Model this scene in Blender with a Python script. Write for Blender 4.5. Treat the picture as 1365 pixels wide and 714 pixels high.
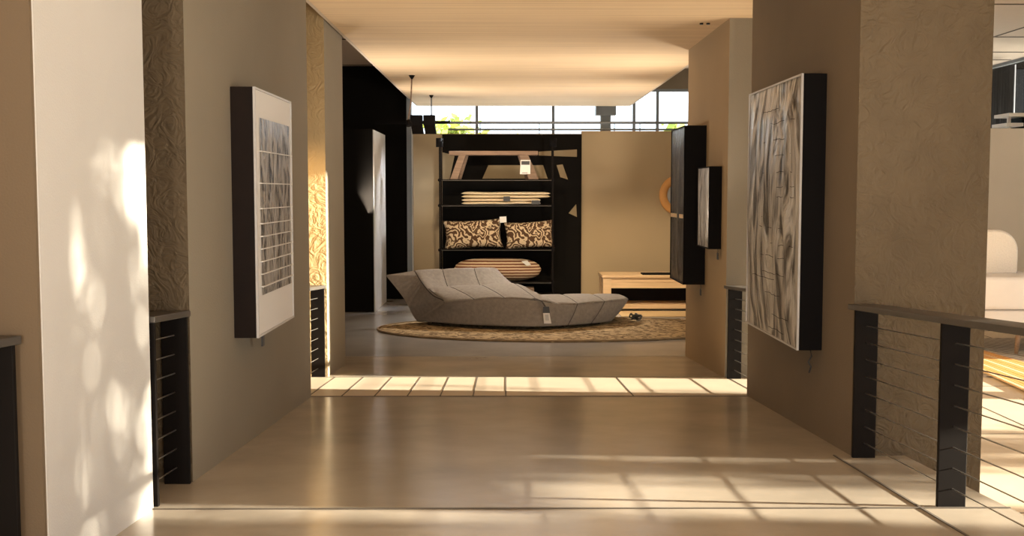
import bpy, bmesh, math, random
from mathutils import Vector, Matrix, noise

for o in list(bpy.data.objects):
    bpy.data.objects.remove(o)
SC = bpy.context.scene
COL = SC.collection
PI = math.pi

# ------------------------------------------------------------------ camera, sky, sun, exposure
F = 1450.0; CX, CY = 682.5, 357.0
CAMZ = 1.9
PITCH = math.atan(102.0 / F)
YAW = math.atan(7.5 / F)
cam_d = bpy.data.cameras.new('camera')
cam = bpy.data.objects.new('camera', cam_d); COL.objects.link(cam)
cam_d.sensor_width = 36.0; cam_d.lens = F / 1365.0 * 36.0
cam_d.clip_start = 0.05; cam_d.clip_end = 300
cam.location = (0, 0, CAMZ)
cam.rotation_euler = (PI / 2 - PITCH, 0, -YAW)
SC.camera = cam

SUN_EL = math.radians(11.3)
SUN_DIR = Vector((-1.0, 0.10, -math.tan(SUN_EL) * 1.01)).normalized()
sun_d = bpy.data.lights.new('sun', 'SUN'); sun_d.energy = 29.0; sun_d.angle = math.radians(0.6)
sun_d.color = (1.0, 0.87, 0.68)
sun = bpy.data.objects.new('sun', sun_d); COL.objects.link(sun)
sun.location = (20, 0, 8)
sun.rotation_euler = SUN_DIR.to_track_quat('-Z', 'Y').to_euler()

world = bpy.data.worlds.new('world'); SC.world = world; world.use_nodes = True
bg = world.node_tree.nodes['Background']
bg.inputs[0].default_value = (0.84, 0.92, 1.0, 1); bg.inputs[1].default_value = 2.6

SC.view_settings.view_transform = 'Standard'
SC.view_settings.look = 'None'
SC.view_settings.gamma = 1.0
SC.view_settings.use_curve_mapping = False
SC.view_settings.exposure = 0.55

def lamp(name, kind, loc, target, energy, color=(1, .8, .58), **kw):
    d = bpy.data.lights.new(name, kind); d.energy = energy; d.color = color
    for k, v in kw.items(): setattr(d, k, v)
    o = bpy.data.objects.new(name, d); COL.objects.link(o); o.location = loc
    o.rotation_euler = (Vector(target) - Vector(loc)).to_track_quat('-Z', 'Y').to_euler()
    return o

# ------------------------------------------------------------------ helpers
def at(px, py, Y):
    """world point at depth Y seen in direction (px, py) of the photograph"""
    v = Vector(((px - CX) / F, (CY - py) / F, -1.0))
    v = cam.rotation_euler.to_matrix() @ v
    t = Y / v.y
    return Vector((v.x * t, Y, CAMZ + v.z * t))

def ramp(y):
    return max(0.0, 0.75 - 0.06 * y)

class MB:
    def __init__(s): s.bm = bmesh.new(); s.mi = 0
    def face(s, pts, mi=None):
        vs = [s.bm.verts.new(p) for p in pts]
        f = s.bm.faces.new(vs); f.material_index = s.mi if mi is None else mi
        return f
    def hexa(s, b, t, mi=None):
        """b, t: four bottom / four top points, counter-clockwise from above"""
        vb = [s.bm.verts.new(p) for p in b]; vt = [s.bm.verts.new(p) for p in t]
        fs = [s.bm.faces.new(vb[::-1]), s.bm.faces.new(vt)]
        for i in range(4):
            j = (i + 1) % 4
            fs.append(s.bm.faces.new((vb[i], vb[j], vt[j], vt[i])))
        for f in fs: f.material_index = s.mi if mi is None else mi
        return fs
    def box(s, x0, y0, z0, x1, y1, z1, mi=None):
        b = [(x0, y0, z0), (x1, y0, z0), (x1, y1, z0), (x0, y1, z0)]
        t = [(x0, y0, z1), (x1, y0, z1), (x1, y1, z1), (x0, y1, z1)]
        return s.hexa(b, t, mi)
    def tube(s, path, r, n=8, cap=True, mi=None, flat=1.0):
        path = [Vector(p) for p in path]
        rings = []
        rr = r if isinstance(r, (list, tuple)) else [r] * len(path)
        for i, p in enumerate(path):
            d = (path[min(i + 1, len(path) - 1)] - path[max(i - 1, 0)]).normalized()
            up = Vector((0, 0, 1)) if abs(d.z) < 0.95 else Vector((0, 1, 0))
            a = d.cross(up).normalized(); b = d.cross(a).normalized()
            rings.append([s.bm.verts.new(p + rr[i] * (math.cos(2 * PI * k / n) * a + flat * math.sin(2 * PI * k / n) * b)) for k in range(n)])
        for i in range(len(rings) - 1):
            for k in range(n):
                f = s.bm.faces.new((rings[i][k], rings[i][(k + 1) % n], rings[i + 1][(k + 1) % n], rings[i + 1][k]))
                f.smooth = n > 5; f.material_index = s.mi if mi is None else mi
        if cap:
            s.bm.faces.new(rings[0]); s.bm.faces.new(rings[-1][::-1])
    def grid(s, pts, close_v=False, close_u=False, smooth=True, mi=None):
        """pts[i][j] -> surface"""
        g = [[s.bm.verts.new(p) for p in row] for row in pts]
        ni, nj = len(g), len(g[0])
        for i in range(ni - (0 if close_u else 1)):
            for j in range(nj - (0 if close_v else 1)):
                f = s.bm.faces.new((g[i][j], g[(i + 1) % ni][j], g[(i + 1) % ni][(j + 1) % nj], g[i][(j + 1) % nj]))
                f.smooth = smooth; f.material_index = s.mi if mi is None else mi
        return g
    def build(s, name, mat, parent=None, bevel=0.0, recalc=True):
        if recalc: bmesh.ops.recalc_face_normals(s.bm, faces=s.bm.faces[:])
        me = bpy.data.meshes.new(name); s.bm.to_mesh(me); s.bm.free()
        for m in (mat if isinstance(mat, (list, tuple)) else [mat]): me.materials.append(m)
        o = bpy.data.objects.new(name, me); COL.objects.link(o)
        if parent is not None:
            o.parent = parent
            o.matrix_parent_inverse = Matrix.Translation(-parent.location)
        if bevel:
            b = o.modifiers.new('bevel', 'BEVEL'); b.width = bevel; b.segments = 2; b.limit_method = 'ANGLE'
        return o

def tag(o, label=None, cat=None, group=None, kind=None):
    if label: o['label'] = label
    if cat: o['category'] = cat
    if group: o['group'] = group
    if kind: o['kind'] = kind
    return o

def thing(name, loc, label, cat, group=None):
    o = bpy.data.objects.new(name, None); COL.objects.link(o); o.location = loc
    o.empty_display_size = 0.1
    bpy.context.view_layer.update()
    return tag(o, label, cat, group)

def struct(name, mb, mat, **k):
    return tag(mb.build(name, mat, **k), kind='structure')

# ------------------------------------------------------------------ materials
def mat(name, color, rough=0.6, metal=0.0, noise_amt=0.0, noise_scale=8.0, bump=0.0, bump_scale=60.0, spec=0.5, bump_dist=0.01, detail=4):
    m = bpy.data.materials.new(name); m.use_nodes = True
    nt = m.node_tree; n = nt.nodes; l = nt.links
    p = n['Principled BSDF']
    p.inputs['Roughness'].default_value = rough; p.inputs['Metallic'].default_value = metal
    p.inputs['Specular IOR Level'].default_value = spec
    tc = n.new('ShaderNodeTexCoord')
    nz = n.new('ShaderNodeTexNoise'); nz.inputs['Scale'].default_value = noise_scale; nz.inputs['Detail'].default_value = detail
    l.new(tc.outputs['Object'], nz.inputs['Vector'])
    mx = n.new('ShaderNodeMix'); mx.data_type = 'RGBA'
    c = Vector(color)
    mx.inputs[6].default_value = (*(c * (1 - noise_amt)), 1); mx.inputs[7].default_value = (*[min(1, x) for x in c * (1 + noise_amt)], 1)
    l.new(nz.outputs['Fac'], mx.inputs[0]); l.new(mx.outputs[2], p.inputs['Base Color'])
    if bump:
        b = n.new('ShaderNodeBump'); b.inputs['Strength'].default_value = bump; b.inputs['Distance'].default_value = bump_dist
        nb = n.new('ShaderNodeTexNoise'); nb.inputs['Scale'].default_value = bump_scale; nb.inputs['Detail'].default_value = 5
        l.new(tc.outputs['Object'], nb.inputs['Vector']); l.new(nb.outputs['Fac'], b.inputs['Height'])
        l.new(b.outputs['Normal'], p.inputs['Normal'])
    m['mix'] = mx.name
    return m

def swirl(m, scale=14, strength=0.6, dist=0.02):
    nt = m.node_tree; n = nt.nodes; l = nt.links
    p = n['Principled BSDF']; tc = n['Texture Coordinate']
    w = n.new('ShaderNodeTexNoise'); w.inputs['Scale'].default_value = scale; w.inputs['Detail'].default_value = 2; w.inputs['Distortion'].default_value = 3.5
    l.new(tc.outputs['Object'], w.inputs['Vector'])
    b = n.new('ShaderNodeBump'); b.inputs['Strength'].default_value = strength; b.inputs['Distance'].default_value = dist
    l.new(w.outputs['Fac'], b.inputs['Height']); l.new(b.outputs['Normal'], p.inputs['Normal'])
    return m

def stretch(m, sc):
    """stretch the colour noise of a material"""
    nt = m.node_tree; n = nt.nodes
    mp = n.new('ShaderNodeMapping'); mp.inputs['Scale'].default_value = sc
    nt.links.new(n['Texture Coordinate'].outputs['Object'], mp.inputs['Vector'])
    nt.links.new(mp.outputs[0], n['Noise Texture'].inputs['Vector'])
    return m

def wave_mat(name, c1, c2, scale, direction='Z', distort=0.0, rough=0.8, lo=0.35, hi=0.65, bump=0.3, wtype='BANDS', dscale=1.0):
    m = bpy.data.materials.new(name); m.use_nodes = True
    nt = m.node_tree; n = nt.nodes; l = nt.links
    p = n['Principled BSDF']; p.inputs['Roughness'].default_value = rough
    p.inputs['Specular IOR Level'].default_value = 0.2
    tc = n.new('ShaderNodeTexCoord'); w = n.new('ShaderNodeTexWave')
    w.wave_type = wtype
    if wtype == 'BANDS': w.bands_direction = direction
    else: w.rings_direction = direction
    w.inputs['Scale'].default_value = scale; w.inputs['Distortion'].default_value = distort; w.inputs['Detail Scale'].default_value = dscale
    l.new(tc.outputs['Object'], w.inputs['Vector'])
    r = n.new('ShaderNodeValToRGB'); r.color_ramp.elements[0].position = lo; r.color_ramp.elements[1].position = hi
    r.color_ramp.elements[0].color = (*c1, 1); r.color_ramp.elements[1].color = (*c2, 1)
    l.new(w.outputs['Fac'], r.inputs[0]); l.new(r.outputs[0], p.inputs['Base Color'])
    b = n.new('ShaderNodeBump'); b.inputs['Strength'].default_value = bump; b.inputs['Distance'].default_value = 0.01
    l.new(w.outputs['Fac'], b.inputs['Height']); l.new(b.outputs['Normal'], p.inputs['Normal'])
    return m

M = {}
M['plaster'] = mat('clay plaster', (.195, .15, .102), .85, noise_amt=.14, noise_scale=1.5, bump=.25, bump_scale=90, spec=.25)
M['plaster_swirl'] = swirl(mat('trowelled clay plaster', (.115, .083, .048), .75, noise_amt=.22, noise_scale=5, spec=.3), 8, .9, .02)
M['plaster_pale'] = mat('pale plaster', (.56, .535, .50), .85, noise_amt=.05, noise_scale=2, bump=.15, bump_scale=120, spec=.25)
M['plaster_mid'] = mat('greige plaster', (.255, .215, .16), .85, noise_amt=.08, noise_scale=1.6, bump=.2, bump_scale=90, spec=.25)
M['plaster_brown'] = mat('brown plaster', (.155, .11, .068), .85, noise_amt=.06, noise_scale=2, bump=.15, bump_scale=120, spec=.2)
M['plaster_glow'] = mat('glow toned plaster', (.36, .26, .155), .85, noise_amt=.08, noise_scale=1.5, bump=.2, bump_scale=90, spec=.25)  # golden glow on the far right pier put into its colour
M['lit_wall_tan'] = mat('tan of lit wall patches', (.24, .18, .10), .8)  # tan of the wall where it is lit between the shelf shadows
M['plaster_sunlit'] = swirl(mat('sunlit trowelled plaster', (.52, .38, .20), .6, noise_amt=.12, noise_scale=2.2, spec=.3), 7, .7, .02)  # sunlight on the far left pier front put into the plaster colour
M['plaster_tan'] = mat('tan plaster', (.40, .31, .19), .85, noise_amt=.05, noise_scale=1.5, bump=.15, bump_scale=70, spec=.25)
M['ceil_wood'] = stretch(mat('fine grained oak ceiling', (.84, .60, .39), .6, noise_amt=.30, noise_scale=1.0, spec=.3, detail=9), (.5, 22, 1))
M['ceil_grey'] = mat('grey ceiling board', (.60, .48, .38), .8, noise_amt=.04)
M['ceil_white'] = mat('beige ceiling board', (.62, .52, .42), .8, noise_amt=.04)
M['black'] = mat('matt black', (.005, .004, .004), .7, spec=.1)
M['black_wall'] = mat('black painted wall', (.006, .005, .004), .8, spec=.08)  # also colours the sheet standing in for shadow behind the shelves
M['dark_steel'] = mat('blackened steel', (.008, .006, .005), .6, metal=.0, spec=.08, noise_amt=.2, noise_scale=5)
M['rail'] = mat('grey steel rail', (.10, .088, .075), .45, metal=.5, noise_amt=.1)
M['cable'] = mat('steel cable', (.45, .42, .38), .35, metal=.9)
M['grey_metal'] = mat('grey painted metal', (.22, .24, .26), .5)
M['joint'] = mat('dark joint', (.10, .08, .06), .8)
M['concrete'] = mat('polished concrete', (.44, .38, .305), .2, noise_amt=.36, noise_scale=1.6, bump=.10, bump_scale=9, detail=12, spec=.8)
M['concrete2'] = mat('polished grey concrete', (.33, .32, .31), .17, noise_amt=.3, noise_scale=1.3, bump=.06, bump_scale=10, detail=8)
M['tile'] = mat('beige stone tile', (.60, .50, .38), .38, noise_amt=.12, noise_scale=3)
M['paving'] = mat('pale outdoor paving', (.62, .56, .48), .9, noise_amt=.1)
M['grey_board'] = mat('grey textured board', (.56, .54, .52), .42, noise_amt=.15, noise_scale=6, bump=.2, bump_scale=12)
M['oak'] = stretch(mat('pale oak', (.66, .47, .27), .5, noise_amt=.22, noise_scale=1.2, detail=8), (2, 30, 30))
M['brown_wood'] = stretch(mat('weathered brown wood', (.22, .14, .09), .6, noise_amt=.5, noise_scale=1.5, detail=8), (3, 40, 40))
M['frame_brown'] = mat('dark brown frame', (.010, .005, .003), .6, spec=.15, noise_amt=.3, noise_scale=12)
M['sofa'] = mat('taupe grey suede', (.25, .22, .19), .9, noise_amt=.28, noise_scale=22, bump=.3, bump_scale=90, spec=.15)
M['seam'] = mat('dark seam piping', (.07, .06, .05), .9)
M['white'] = mat('white cardboard', (.80, .77, .73), .6)
M['charcoal'] = mat('charcoal tag', (.05, .05, .05), .5)
M['cream'] = mat('cream wool', (.74, .62, .44), .95, noise_amt=.12, noise_scale=40, bump=.3, bump_scale=120, spec=.1)
M['boucle'] = mat('white boucle', (.78, .74, .70), .95, noise_amt=.12, noise_scale=60, bump=.5, bump_scale=90, spec=.1)
M['white_fabric'] = mat('off white fabric', (.74, .72, .73), .9, noise_amt=.04, spec=.1)
M['curtain'] = mat('dark grey curtain', (.06, .065, .075), .85)
M['leaf'] = mat('yellow green leaves', (.30, .36, .05), .7, noise_amt=.3, noise_scale=3)
M['bark'] = mat('tree bark', (.12, .08, .05), .9, noise_amt=.3)
M['jute'] = wave_mat('braided jute', (.13, .085, .04), (.50, .37, .21), 2.3, 'Z', 7, .95, .15, .7, .9, 'RINGS', 5)
M['jute_edge'] = mat('dark jute edge', (.22, .15, .08), .95, noise_amt=.6, noise_scale=14)
M['jute_flat'] = stretch(mat('flat woven jute', (.52, .38, .21), .95, noise_amt=.25, noise_scale=5, bump=.4, bump_scale=60, spec=.1), (2, 18, 1))
M['bolster'] = wave_mat('striped cotton', (.20, .07, .03), (.72, .56, .38), 6.4, 'Z', .5, .9, .38, .5, .2, dscale=2)
M['mat_orange'] = wave_mat('slatted cane', (.30, .15, .05), (.78, .50, .22), 3.2, 'Y', 0, .6, .25, .5, .4)
M['rug_grey'] = wave_mat('grey and cream weave', (.22, .20, .18), (.62, .56, .50), 5, 'DIAGONAL', 3, .95, .3, .7, .3)
M['ring'] = mat('honey coloured wood', (.62, .31, .09), .45, noise_amt=.2, noise_scale=6)

def pattern_mat():
    m = bpy.data.materials.new('woven geometric pattern'); m.use_nodes = True
    nt = m.node_tree; n = nt.nodes; l = nt.links
    p = n['Principled BSDF']; p.inputs['Roughness'].default_value = .95; p.inputs['Specular IOR Level'].default_value = .1
    tc = n.new('ShaderNodeTexCoord')
    v = n.new('ShaderNodeTexVoronoi'); v.distance = 'MANHATTAN'; v.inputs['Scale'].default_value = 4.5
    dn = n.new('ShaderNodeTexNoise'); dn.inputs['Scale'].default_value = 5; l.new(tc.outputs['Object'], dn.inputs['Vector'])
    dm = n.new('ShaderNodeMix'); dm.data_type = 'VECTOR'; dm.inputs[0].default_value = .22
    l.new(tc.outputs['Object'], dm.inputs[4]); l.new(dn.outputs['Color'], dm.inputs[5]); l.new(dm.outputs[1], v.inputs['Vector'])
    mt = n.new('ShaderNodeMath'); mt.operation = 'MULTIPLY'; mt.inputs[1].default_value = 22
    l.new(v.outputs['Distance'], mt.inputs[0])
    sn = n.new('ShaderNodeMath'); sn.operation = 'SINE'; l.new(mt.outputs[0], sn.inputs[0])
    r = n.new('ShaderNodeValToRGB'); r.color_ramp.elements[0].position = .08; r.color_ramp.elements[1].position = .3
    r.color_ramp.elements[0].color = (.10, .055, .03, 1); r.color_ramp.elements[1].color = (.66, .52, .34, 1)
    l.new(sn.outputs[0], r.inputs[0]); l.new(r.outputs[0], p.inputs['Base Color'])
    b = n.new('ShaderNodeBump'); b.inputs['Strength'].default_value = .4; l.new(sn.outputs[0], b.inputs['Height']); l.new(b.outputs[0], p.inputs['Normal'])
    return m
M['pattern'] = pattern_mat()

def glass_mat():
    m = bpy.data.materials.new('clear window glass'); m.use_nodes = True
    nt = m.node_tree; n = nt.nodes; l = nt.links
    out = n['Material Output']; n.remove(n['Principled BSDF'])
    t = n.new('ShaderNodeBsdfTransparent'); t.inputs[0].default_value = (.94, .96, .97, 1)
    g = n.new('ShaderNodeBsdfGlossy'); g.inputs['Roughness'].default_value = .02
    fr = n.new('ShaderNodeFresnel'); fr.inputs[0].default_value = 1.3
    mx = n.new('ShaderNodeMixShader')
    l.new(fr.outputs[0], mx.inputs[0]); l.new(t.outputs[0], mx.inputs[1]); l.new(g.outputs[0], mx.inputs[2]); l.new(mx.outputs[0], out.inputs[0])
    return m
M['glass'] = glass_mat()

def foil_mat(name, c1, c2, rough, metal, sx=30, sz=2.2):
    m = mat(name, c1, rough, metal)
    nt = m.node_tree; n = nt.nodes; l = nt.links
    p = n['Principled BSDF']; tc = n['Texture Coordinate']
    mp = n.new('ShaderNodeMapping'); mp.inputs['Scale'].default_value = (1, sx * .25, sz)
    l.new(tc.outputs['Object'], mp.inputs['Vector'])
    nz = n.new('ShaderNodeTexNoise'); nz.inputs['Scale'].default_value = 1.1; nz.inputs['Detail'].default_value = 7; nz.inputs['Distortion'].default_value = 2.2
    l.new(mp.outputs[0], nz.inputs['Vector'])
    r = n.new('ShaderNodeValToRGB'); r.color_ramp.elements[0].position = .40; r.color_ramp.elements[1].position = .53
    r.color_ramp.elements[0].color = (*c1, 1); r.color_ramp.elements[1].color = (*c2, 1)
    l.new(nz.outputs['Fac'], r.inputs[0]); l.new(r.outputs[0], p.inputs['Base Color'])
    b = n.new('ShaderNodeBump'); b.inputs['Strength'].default_value = 1.0; b.inputs['Distance'].default_value = .05
    l.new(nz.outputs['Fac'], b.inputs['Height']); l.new(b.outputs[0], p.inputs['Normal'])
    return m
M['foil'] = foil_mat('creased silver paper', (.10, .085, .07), (.62, .58, .53), .28, .55, 22, 1.3)
M['foil_dark'] = foil_mat('dark drawn print', (.035, .03, .026), (.42, .38, .34), .3, .1, 46, 3)
M['foil_black'] = foil_mat('glossy black and silver panel', (.008, .007, .006), (.09, .08, .07), .22, .2, 50, 1.2)

# ------------------------------------------------------------------ structure
# lower floor of the whole showroom
b = MB(); b.box(-6, -5, -.25, 10, 12.5, -.004); b.box(-6, 12.5, -.25, 10, 24, 0)
struct('floor', b, [M['concrete2']])
b = MB(); b.box(2.6, -5, -.003, 9.9, 16.2, .002)
struct('floor', b, M['tile'])
# sloping walkway
def slab(x0, x1, y0, y1, th=None, dz=0):
    z0, z1 = .75 - .06 * y0 + dz, .75 - .06 * y1 + dz
    lo = (lambda z: -.003) if th is None else (lambda z: z - th)
    b.hexa([(x0, y0, lo(z0)), (x1, y0, lo(z0)), (x1, y1, lo(z1)), (x0, y1, lo(z1))],
           [(x0, y0, z0), (x1, y0, z0), (x1, y1, z1), (x0, y1, z1)])
b = MB(); slab(-1.95, 2.30, -5, 12.46); struct('floor', b, M['concrete'])
b = MB(); slab(-1.95, 2.30, 8.85, 10.25, .004, .004); struct('floor', b, M['tile'])
# joints
b = MB()
for yy in (4.86, 8.84, 10.26): slab(-1.95, 2.3, yy, yy + .012, .004, .0055)
slab(1.885, 1.897, -1, 6.18, .004, .0055)
x = -1.9
while x < 2.2:
    slab(x, x + .010, 8.86, 10.25, .004, .0065); x += .27 if x < -.2 else 1.05
struct('trim_1', b, M['joint'])
# lower room tile joints
b = MB()
for yy in (4.2, 6.3, 8.4, 10.5, 12.6, 14.7): b.box(2.6, yy, .0, 9.9, yy + .012, .004)
for xx in (4.2, 6.3, 8.4): b.box(xx, -4, .0, xx + .012, 16.1, .004)
struct('trim_2', b, M['joint'])

CZ = 3.5
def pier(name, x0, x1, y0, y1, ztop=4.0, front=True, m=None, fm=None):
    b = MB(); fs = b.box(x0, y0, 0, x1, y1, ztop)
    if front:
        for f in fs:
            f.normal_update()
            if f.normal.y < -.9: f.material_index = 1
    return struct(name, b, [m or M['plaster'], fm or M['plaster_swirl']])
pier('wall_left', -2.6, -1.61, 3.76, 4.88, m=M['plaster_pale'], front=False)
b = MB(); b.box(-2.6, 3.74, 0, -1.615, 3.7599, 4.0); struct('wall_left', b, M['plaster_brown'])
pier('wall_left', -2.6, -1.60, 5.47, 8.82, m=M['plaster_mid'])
pier('wall_left', -2.7, -1.715, 10.36, 11.5, m=M['plaster_mid'], fm=M['plaster_sunlit'])
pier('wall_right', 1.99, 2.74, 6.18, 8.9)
pier('wall_right', 2.07, 2.8, 10.2, 12.48, m=M['plaster_glow'], fm=M['plaster_mid'])
# near right pier, out of frame (mirrors the left one)
# outer shell
b = MB(); b.box(-6.2, -5, 0, -6, 24, 4.5); struct('wall_left', b, M['plaster'])
b = MB(); b.box(-6, 23.3, 0, 10, 23.5, 1.0); b.box(-6, 23.3, 1.0, -3.3, 23.5, 4.5); b.box(-3.3, 23.3, 4.07, 10, 23.5, 4.5)
struct('wall_back', b, M['plaster'])
# right facade with window openings, solid bays placed to block sun
OPEN = [(-4.6, -.6), (-.3, 2.35), (2.82, 5.28), (5.55, 9.34), (9.62, 11.6), (19.2, 23.0)]
b = MB()
ys = [-5] + [v for o_ in OPEN for v in o_] + [23.5]
for i in range(0, len(ys), 2): b.box(10, ys[i], 0, 10.25, ys[i + 1], 4.5)
b.box(10, 3.80, 2.42, 10.04, 5.28, 4.5)  # unseen spandrel added to keep sun off the second left pier
struct('wall_right', b, M['plaster_tan'])
for i, (y0, y1) in enumerate(OPEN):
    b = MB(); w = .05
    b.box(10.05, y0, 0, 10.15, y0 + w, 4.5); b.box(10.05, y1 - w, 0, 10.15, y1, 4.5)
    b.box(10.05, y0, 0, 10.15, y1, .06); b.box(10.05, y0, 4.44, 10.15, y1, 4.5)
    if y1 - y0 > 4.1: b.box(10.07, (y0 + y1) / 2 - .02, .06, 10.13, (y0 + y1) / 2 + .02, 4.44)
    o = struct('window_%d' % (i + 1), b, M['grey_metal'])
    b = MB(); b.box(10.095, y0 + w, .06, 10.105, y1 - w, 4.44); b.build('window_pane', M['glass'], o)
# back glazing
b = MB()
b.box(-3.3, 23.35, 1.0, 10, 23.45, 1.06); b.box(-3.3, 23.35, 4.02, 10, 23.45, 4.08)
for px in (636, 737, 844, 875, 960, 1060, 1200, 1300):
    X = (px - 675) / F * 23.4; b.box(X - .03, 23.36, 1.0, X + .03, 23.44, 4.05)
o = struct('window_7', b, M['grey_metal'])
b = MB(); b.box(-3.3, 23.398, 1.05, 10, 23.402, 4.03); b.build('window_pane', M['glass'], o)
# ceilings
b = MB(); b.box(-1.66, -5, CZ, 2.30, 20.6, CZ + .12)
struct('ceiling', b, M['ceil_wood'])
b = MB(); b.box(-1.70, 8, CZ + .005, -1.66, 20.6, CZ + .14); b.box(2.30, 8, CZ + .005, 2.34, 20.6, CZ + .14)
b.box(-1.70, 20.6, CZ + .005, 2.34, 20.64, CZ + .14)
struct('trim_3', b, M['ceil_white'])
b = MB(); b.box(-6, -5, 4.08, -1.2, 23.5, 4.2); struct('ceiling', b, M['ceil_grey'])
b = MB(); b.box(-1.2, -5, 4.08, 2.8, 23.5, 4.2); struct('ceiling', b, M['ceil_grey'])
b = MB(); b.box(2.8, -5, 4.5, 10.3, 23.5, 4.62); b.box(2.75, -5, 4.08, 2.8, 23.5, 4.55); struct('ceiling', b, M['ceil_white'])
# joints of the ceiling boards
b = MB()
for yy in (12.6, 15.8, 19.0, 21.0, 22.2): b.box(-6, yy, 4.07, 2.7, yy + .03, 4.081); b.box(2.8, yy - .5, 4.49, 9.99, yy - .46, 4.501)
for xx in (-4.4, -3.2, -2.2, 3.4, 5.0, 6.6, 8.2): b.box(xx, 5, 4.07 if xx < 2.7 else 4.49, xx + .03, 23.2, 4.081 if xx < 2.7 else 4.501)
for xx in (2.6,): b.box(xx, 13, 4.07, xx + .02, 23.2, 4.081)
struct('trim_4', b, M['joint'])
# perforated ceiling field in the right room
b = MB()
for i in range(58):
    for j in range(8):
        X = 4.9 + i * .065; Y = 12.4 + j * .19
        b.box(X, Y, 4.49, X + .035, Y + .10, 4.501)
struct('trim_5', b, M['black'])
# rear (behind the camera): wall with a wide window
b = MB(); b.box(-6, -5.2, 0, -3.0, -5, 4.5); b.box(3, -5.2, 0, 10.2, -5, 4.5); b.box(-3, -5.2, 3.6, 3, -5, 4.5)
struct('wall_front', b, M['plaster'])
# back showroom wall
WY = 19.0
zl = at(680, 178, WY).z; zr = at(830, 174.5, WY).z
xs = at(775, 300, WY).x
b = MB(); b.box(-1.62, WY, 0, xs, WY + .2, zl); struct('wall_back', b, M['plaster_tan'])
b = MB(); b.box(xs, WY, 0, 4.6, WY + .2, zr); struct('wall_back', b, M['plaster_tan'])
# tall black wall on the left and low partition in front of it
b = MB(); b.box(-2.93, 19.2, 0, -1.74, 19.5, 4.08); struct('wall_left', b, M['black_wall'])
b = MB(); b.box(-2.9, 17.1, 0, -2.09, 18.75, 2.87); p_ = struct('wall_left', b, M['black_wall'])
b = MB(); b.box(-2.09, 17.12, .0, -2.075, 18.75, 2.86); struct('trim_9', b, M['grey_board'])
# grey vertical column at the end of the black wall
b = MB(); b.box(-1.74, 19.1, 0, -1.66, 19.3, 4.08); struct('trim_6', b, M['grey_metal'])
b = MB(); b.box(-1.655, 19.1, 0, -1.63, 19.16, 3.0); struct('trim_7', b, M['white'])
# low wall in the right room
b = MB(); b.box(2.8, 15.6, 0, 8.4, 15.8, at(1345, 171, 15.6).z); struct('wall_right', b, M['plaster_pale'])
# outdoors
b = MB(); b.box(10.3, -30, -.4, 60, 60, -.1); b.box(-20, 23.6, -.4, 10.3, 60, -.1); b.box(-20, -40, -.4, 10.3, -5.3, -.1)
struct('ground', b, M['paving'])

# ------------------------------------------------------------------ cable railings
def railing(label, X, y0, y1, posts, side, wpost=.13):
    """side +1: plates stand outwards (+X) of X; handrail follows the slope"""
    H = .85
    r = thing('cable_railing', (X, posts[0], ramp(posts[0])), label, 'railing', 'cable railings along the walkway')
    xa, xb = (X, X + wpost * side)
    x0, x1 = min(xa, xb), max(xa, xb)
    b = MB(); b.hexa([(x0 - .03, y0, ramp(y0) + H), (x1 + .01, y0, ramp(y0) + H), (x1 + .01, y1, ramp(y1) + H), (x0 - .03, y1, ramp(y1) + H)],
                     [(x0 - .03, y0, ramp(y0) + H + .03), (x1 + .01, y0, ramp(y0) + H + .03), (x1 + .01, y1, ramp(y1) + H + .03), (x0 - .03, y1, ramp(y1) + H + .03)])
    b.build('handrail', M['rail'], r, bevel=.004)
    for py in posts:
        b = MB(); b.box(x0, py - .012, ramp(py), x1, py + .012, ramp(py) + H)
        b.build('post', M['dark_steel'], r, bevel=.003)
    xm = (x0 + x1) / 2
    for k in range(8):
        zz = .085 + k * .096
        b = MB(); b.tube([(xm, y0, ramp(y0) + zz), (xm, y1, ramp(y1) + zz)], .0032, 6)
        b.build('cable', M['cable'], r)
    return r
railing('black steel cable railing in the right foreground with two wide flat posts', 1.975, 2.6, 6.16, [3.65, 4.9, 6.12], 1)
railing('short cable railing between the first and second pier on the left, nearest whole one there', -1.60, 4.90, 5.46, [4.93, 5.43], -1)
railing('small distant cable railing on the left before the gold-lit plaster', -1.73, 8.84, 10.34, [10.30], -1)
railing('small distant cable railing on the right between the two right piers', 2.07, 8.92, 10.16, [10.1], 1)
railing('dark railing end with flat grey handrail at the lower left edge', -1.675, 1.2, 3.72, [3.68], -1)

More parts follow.
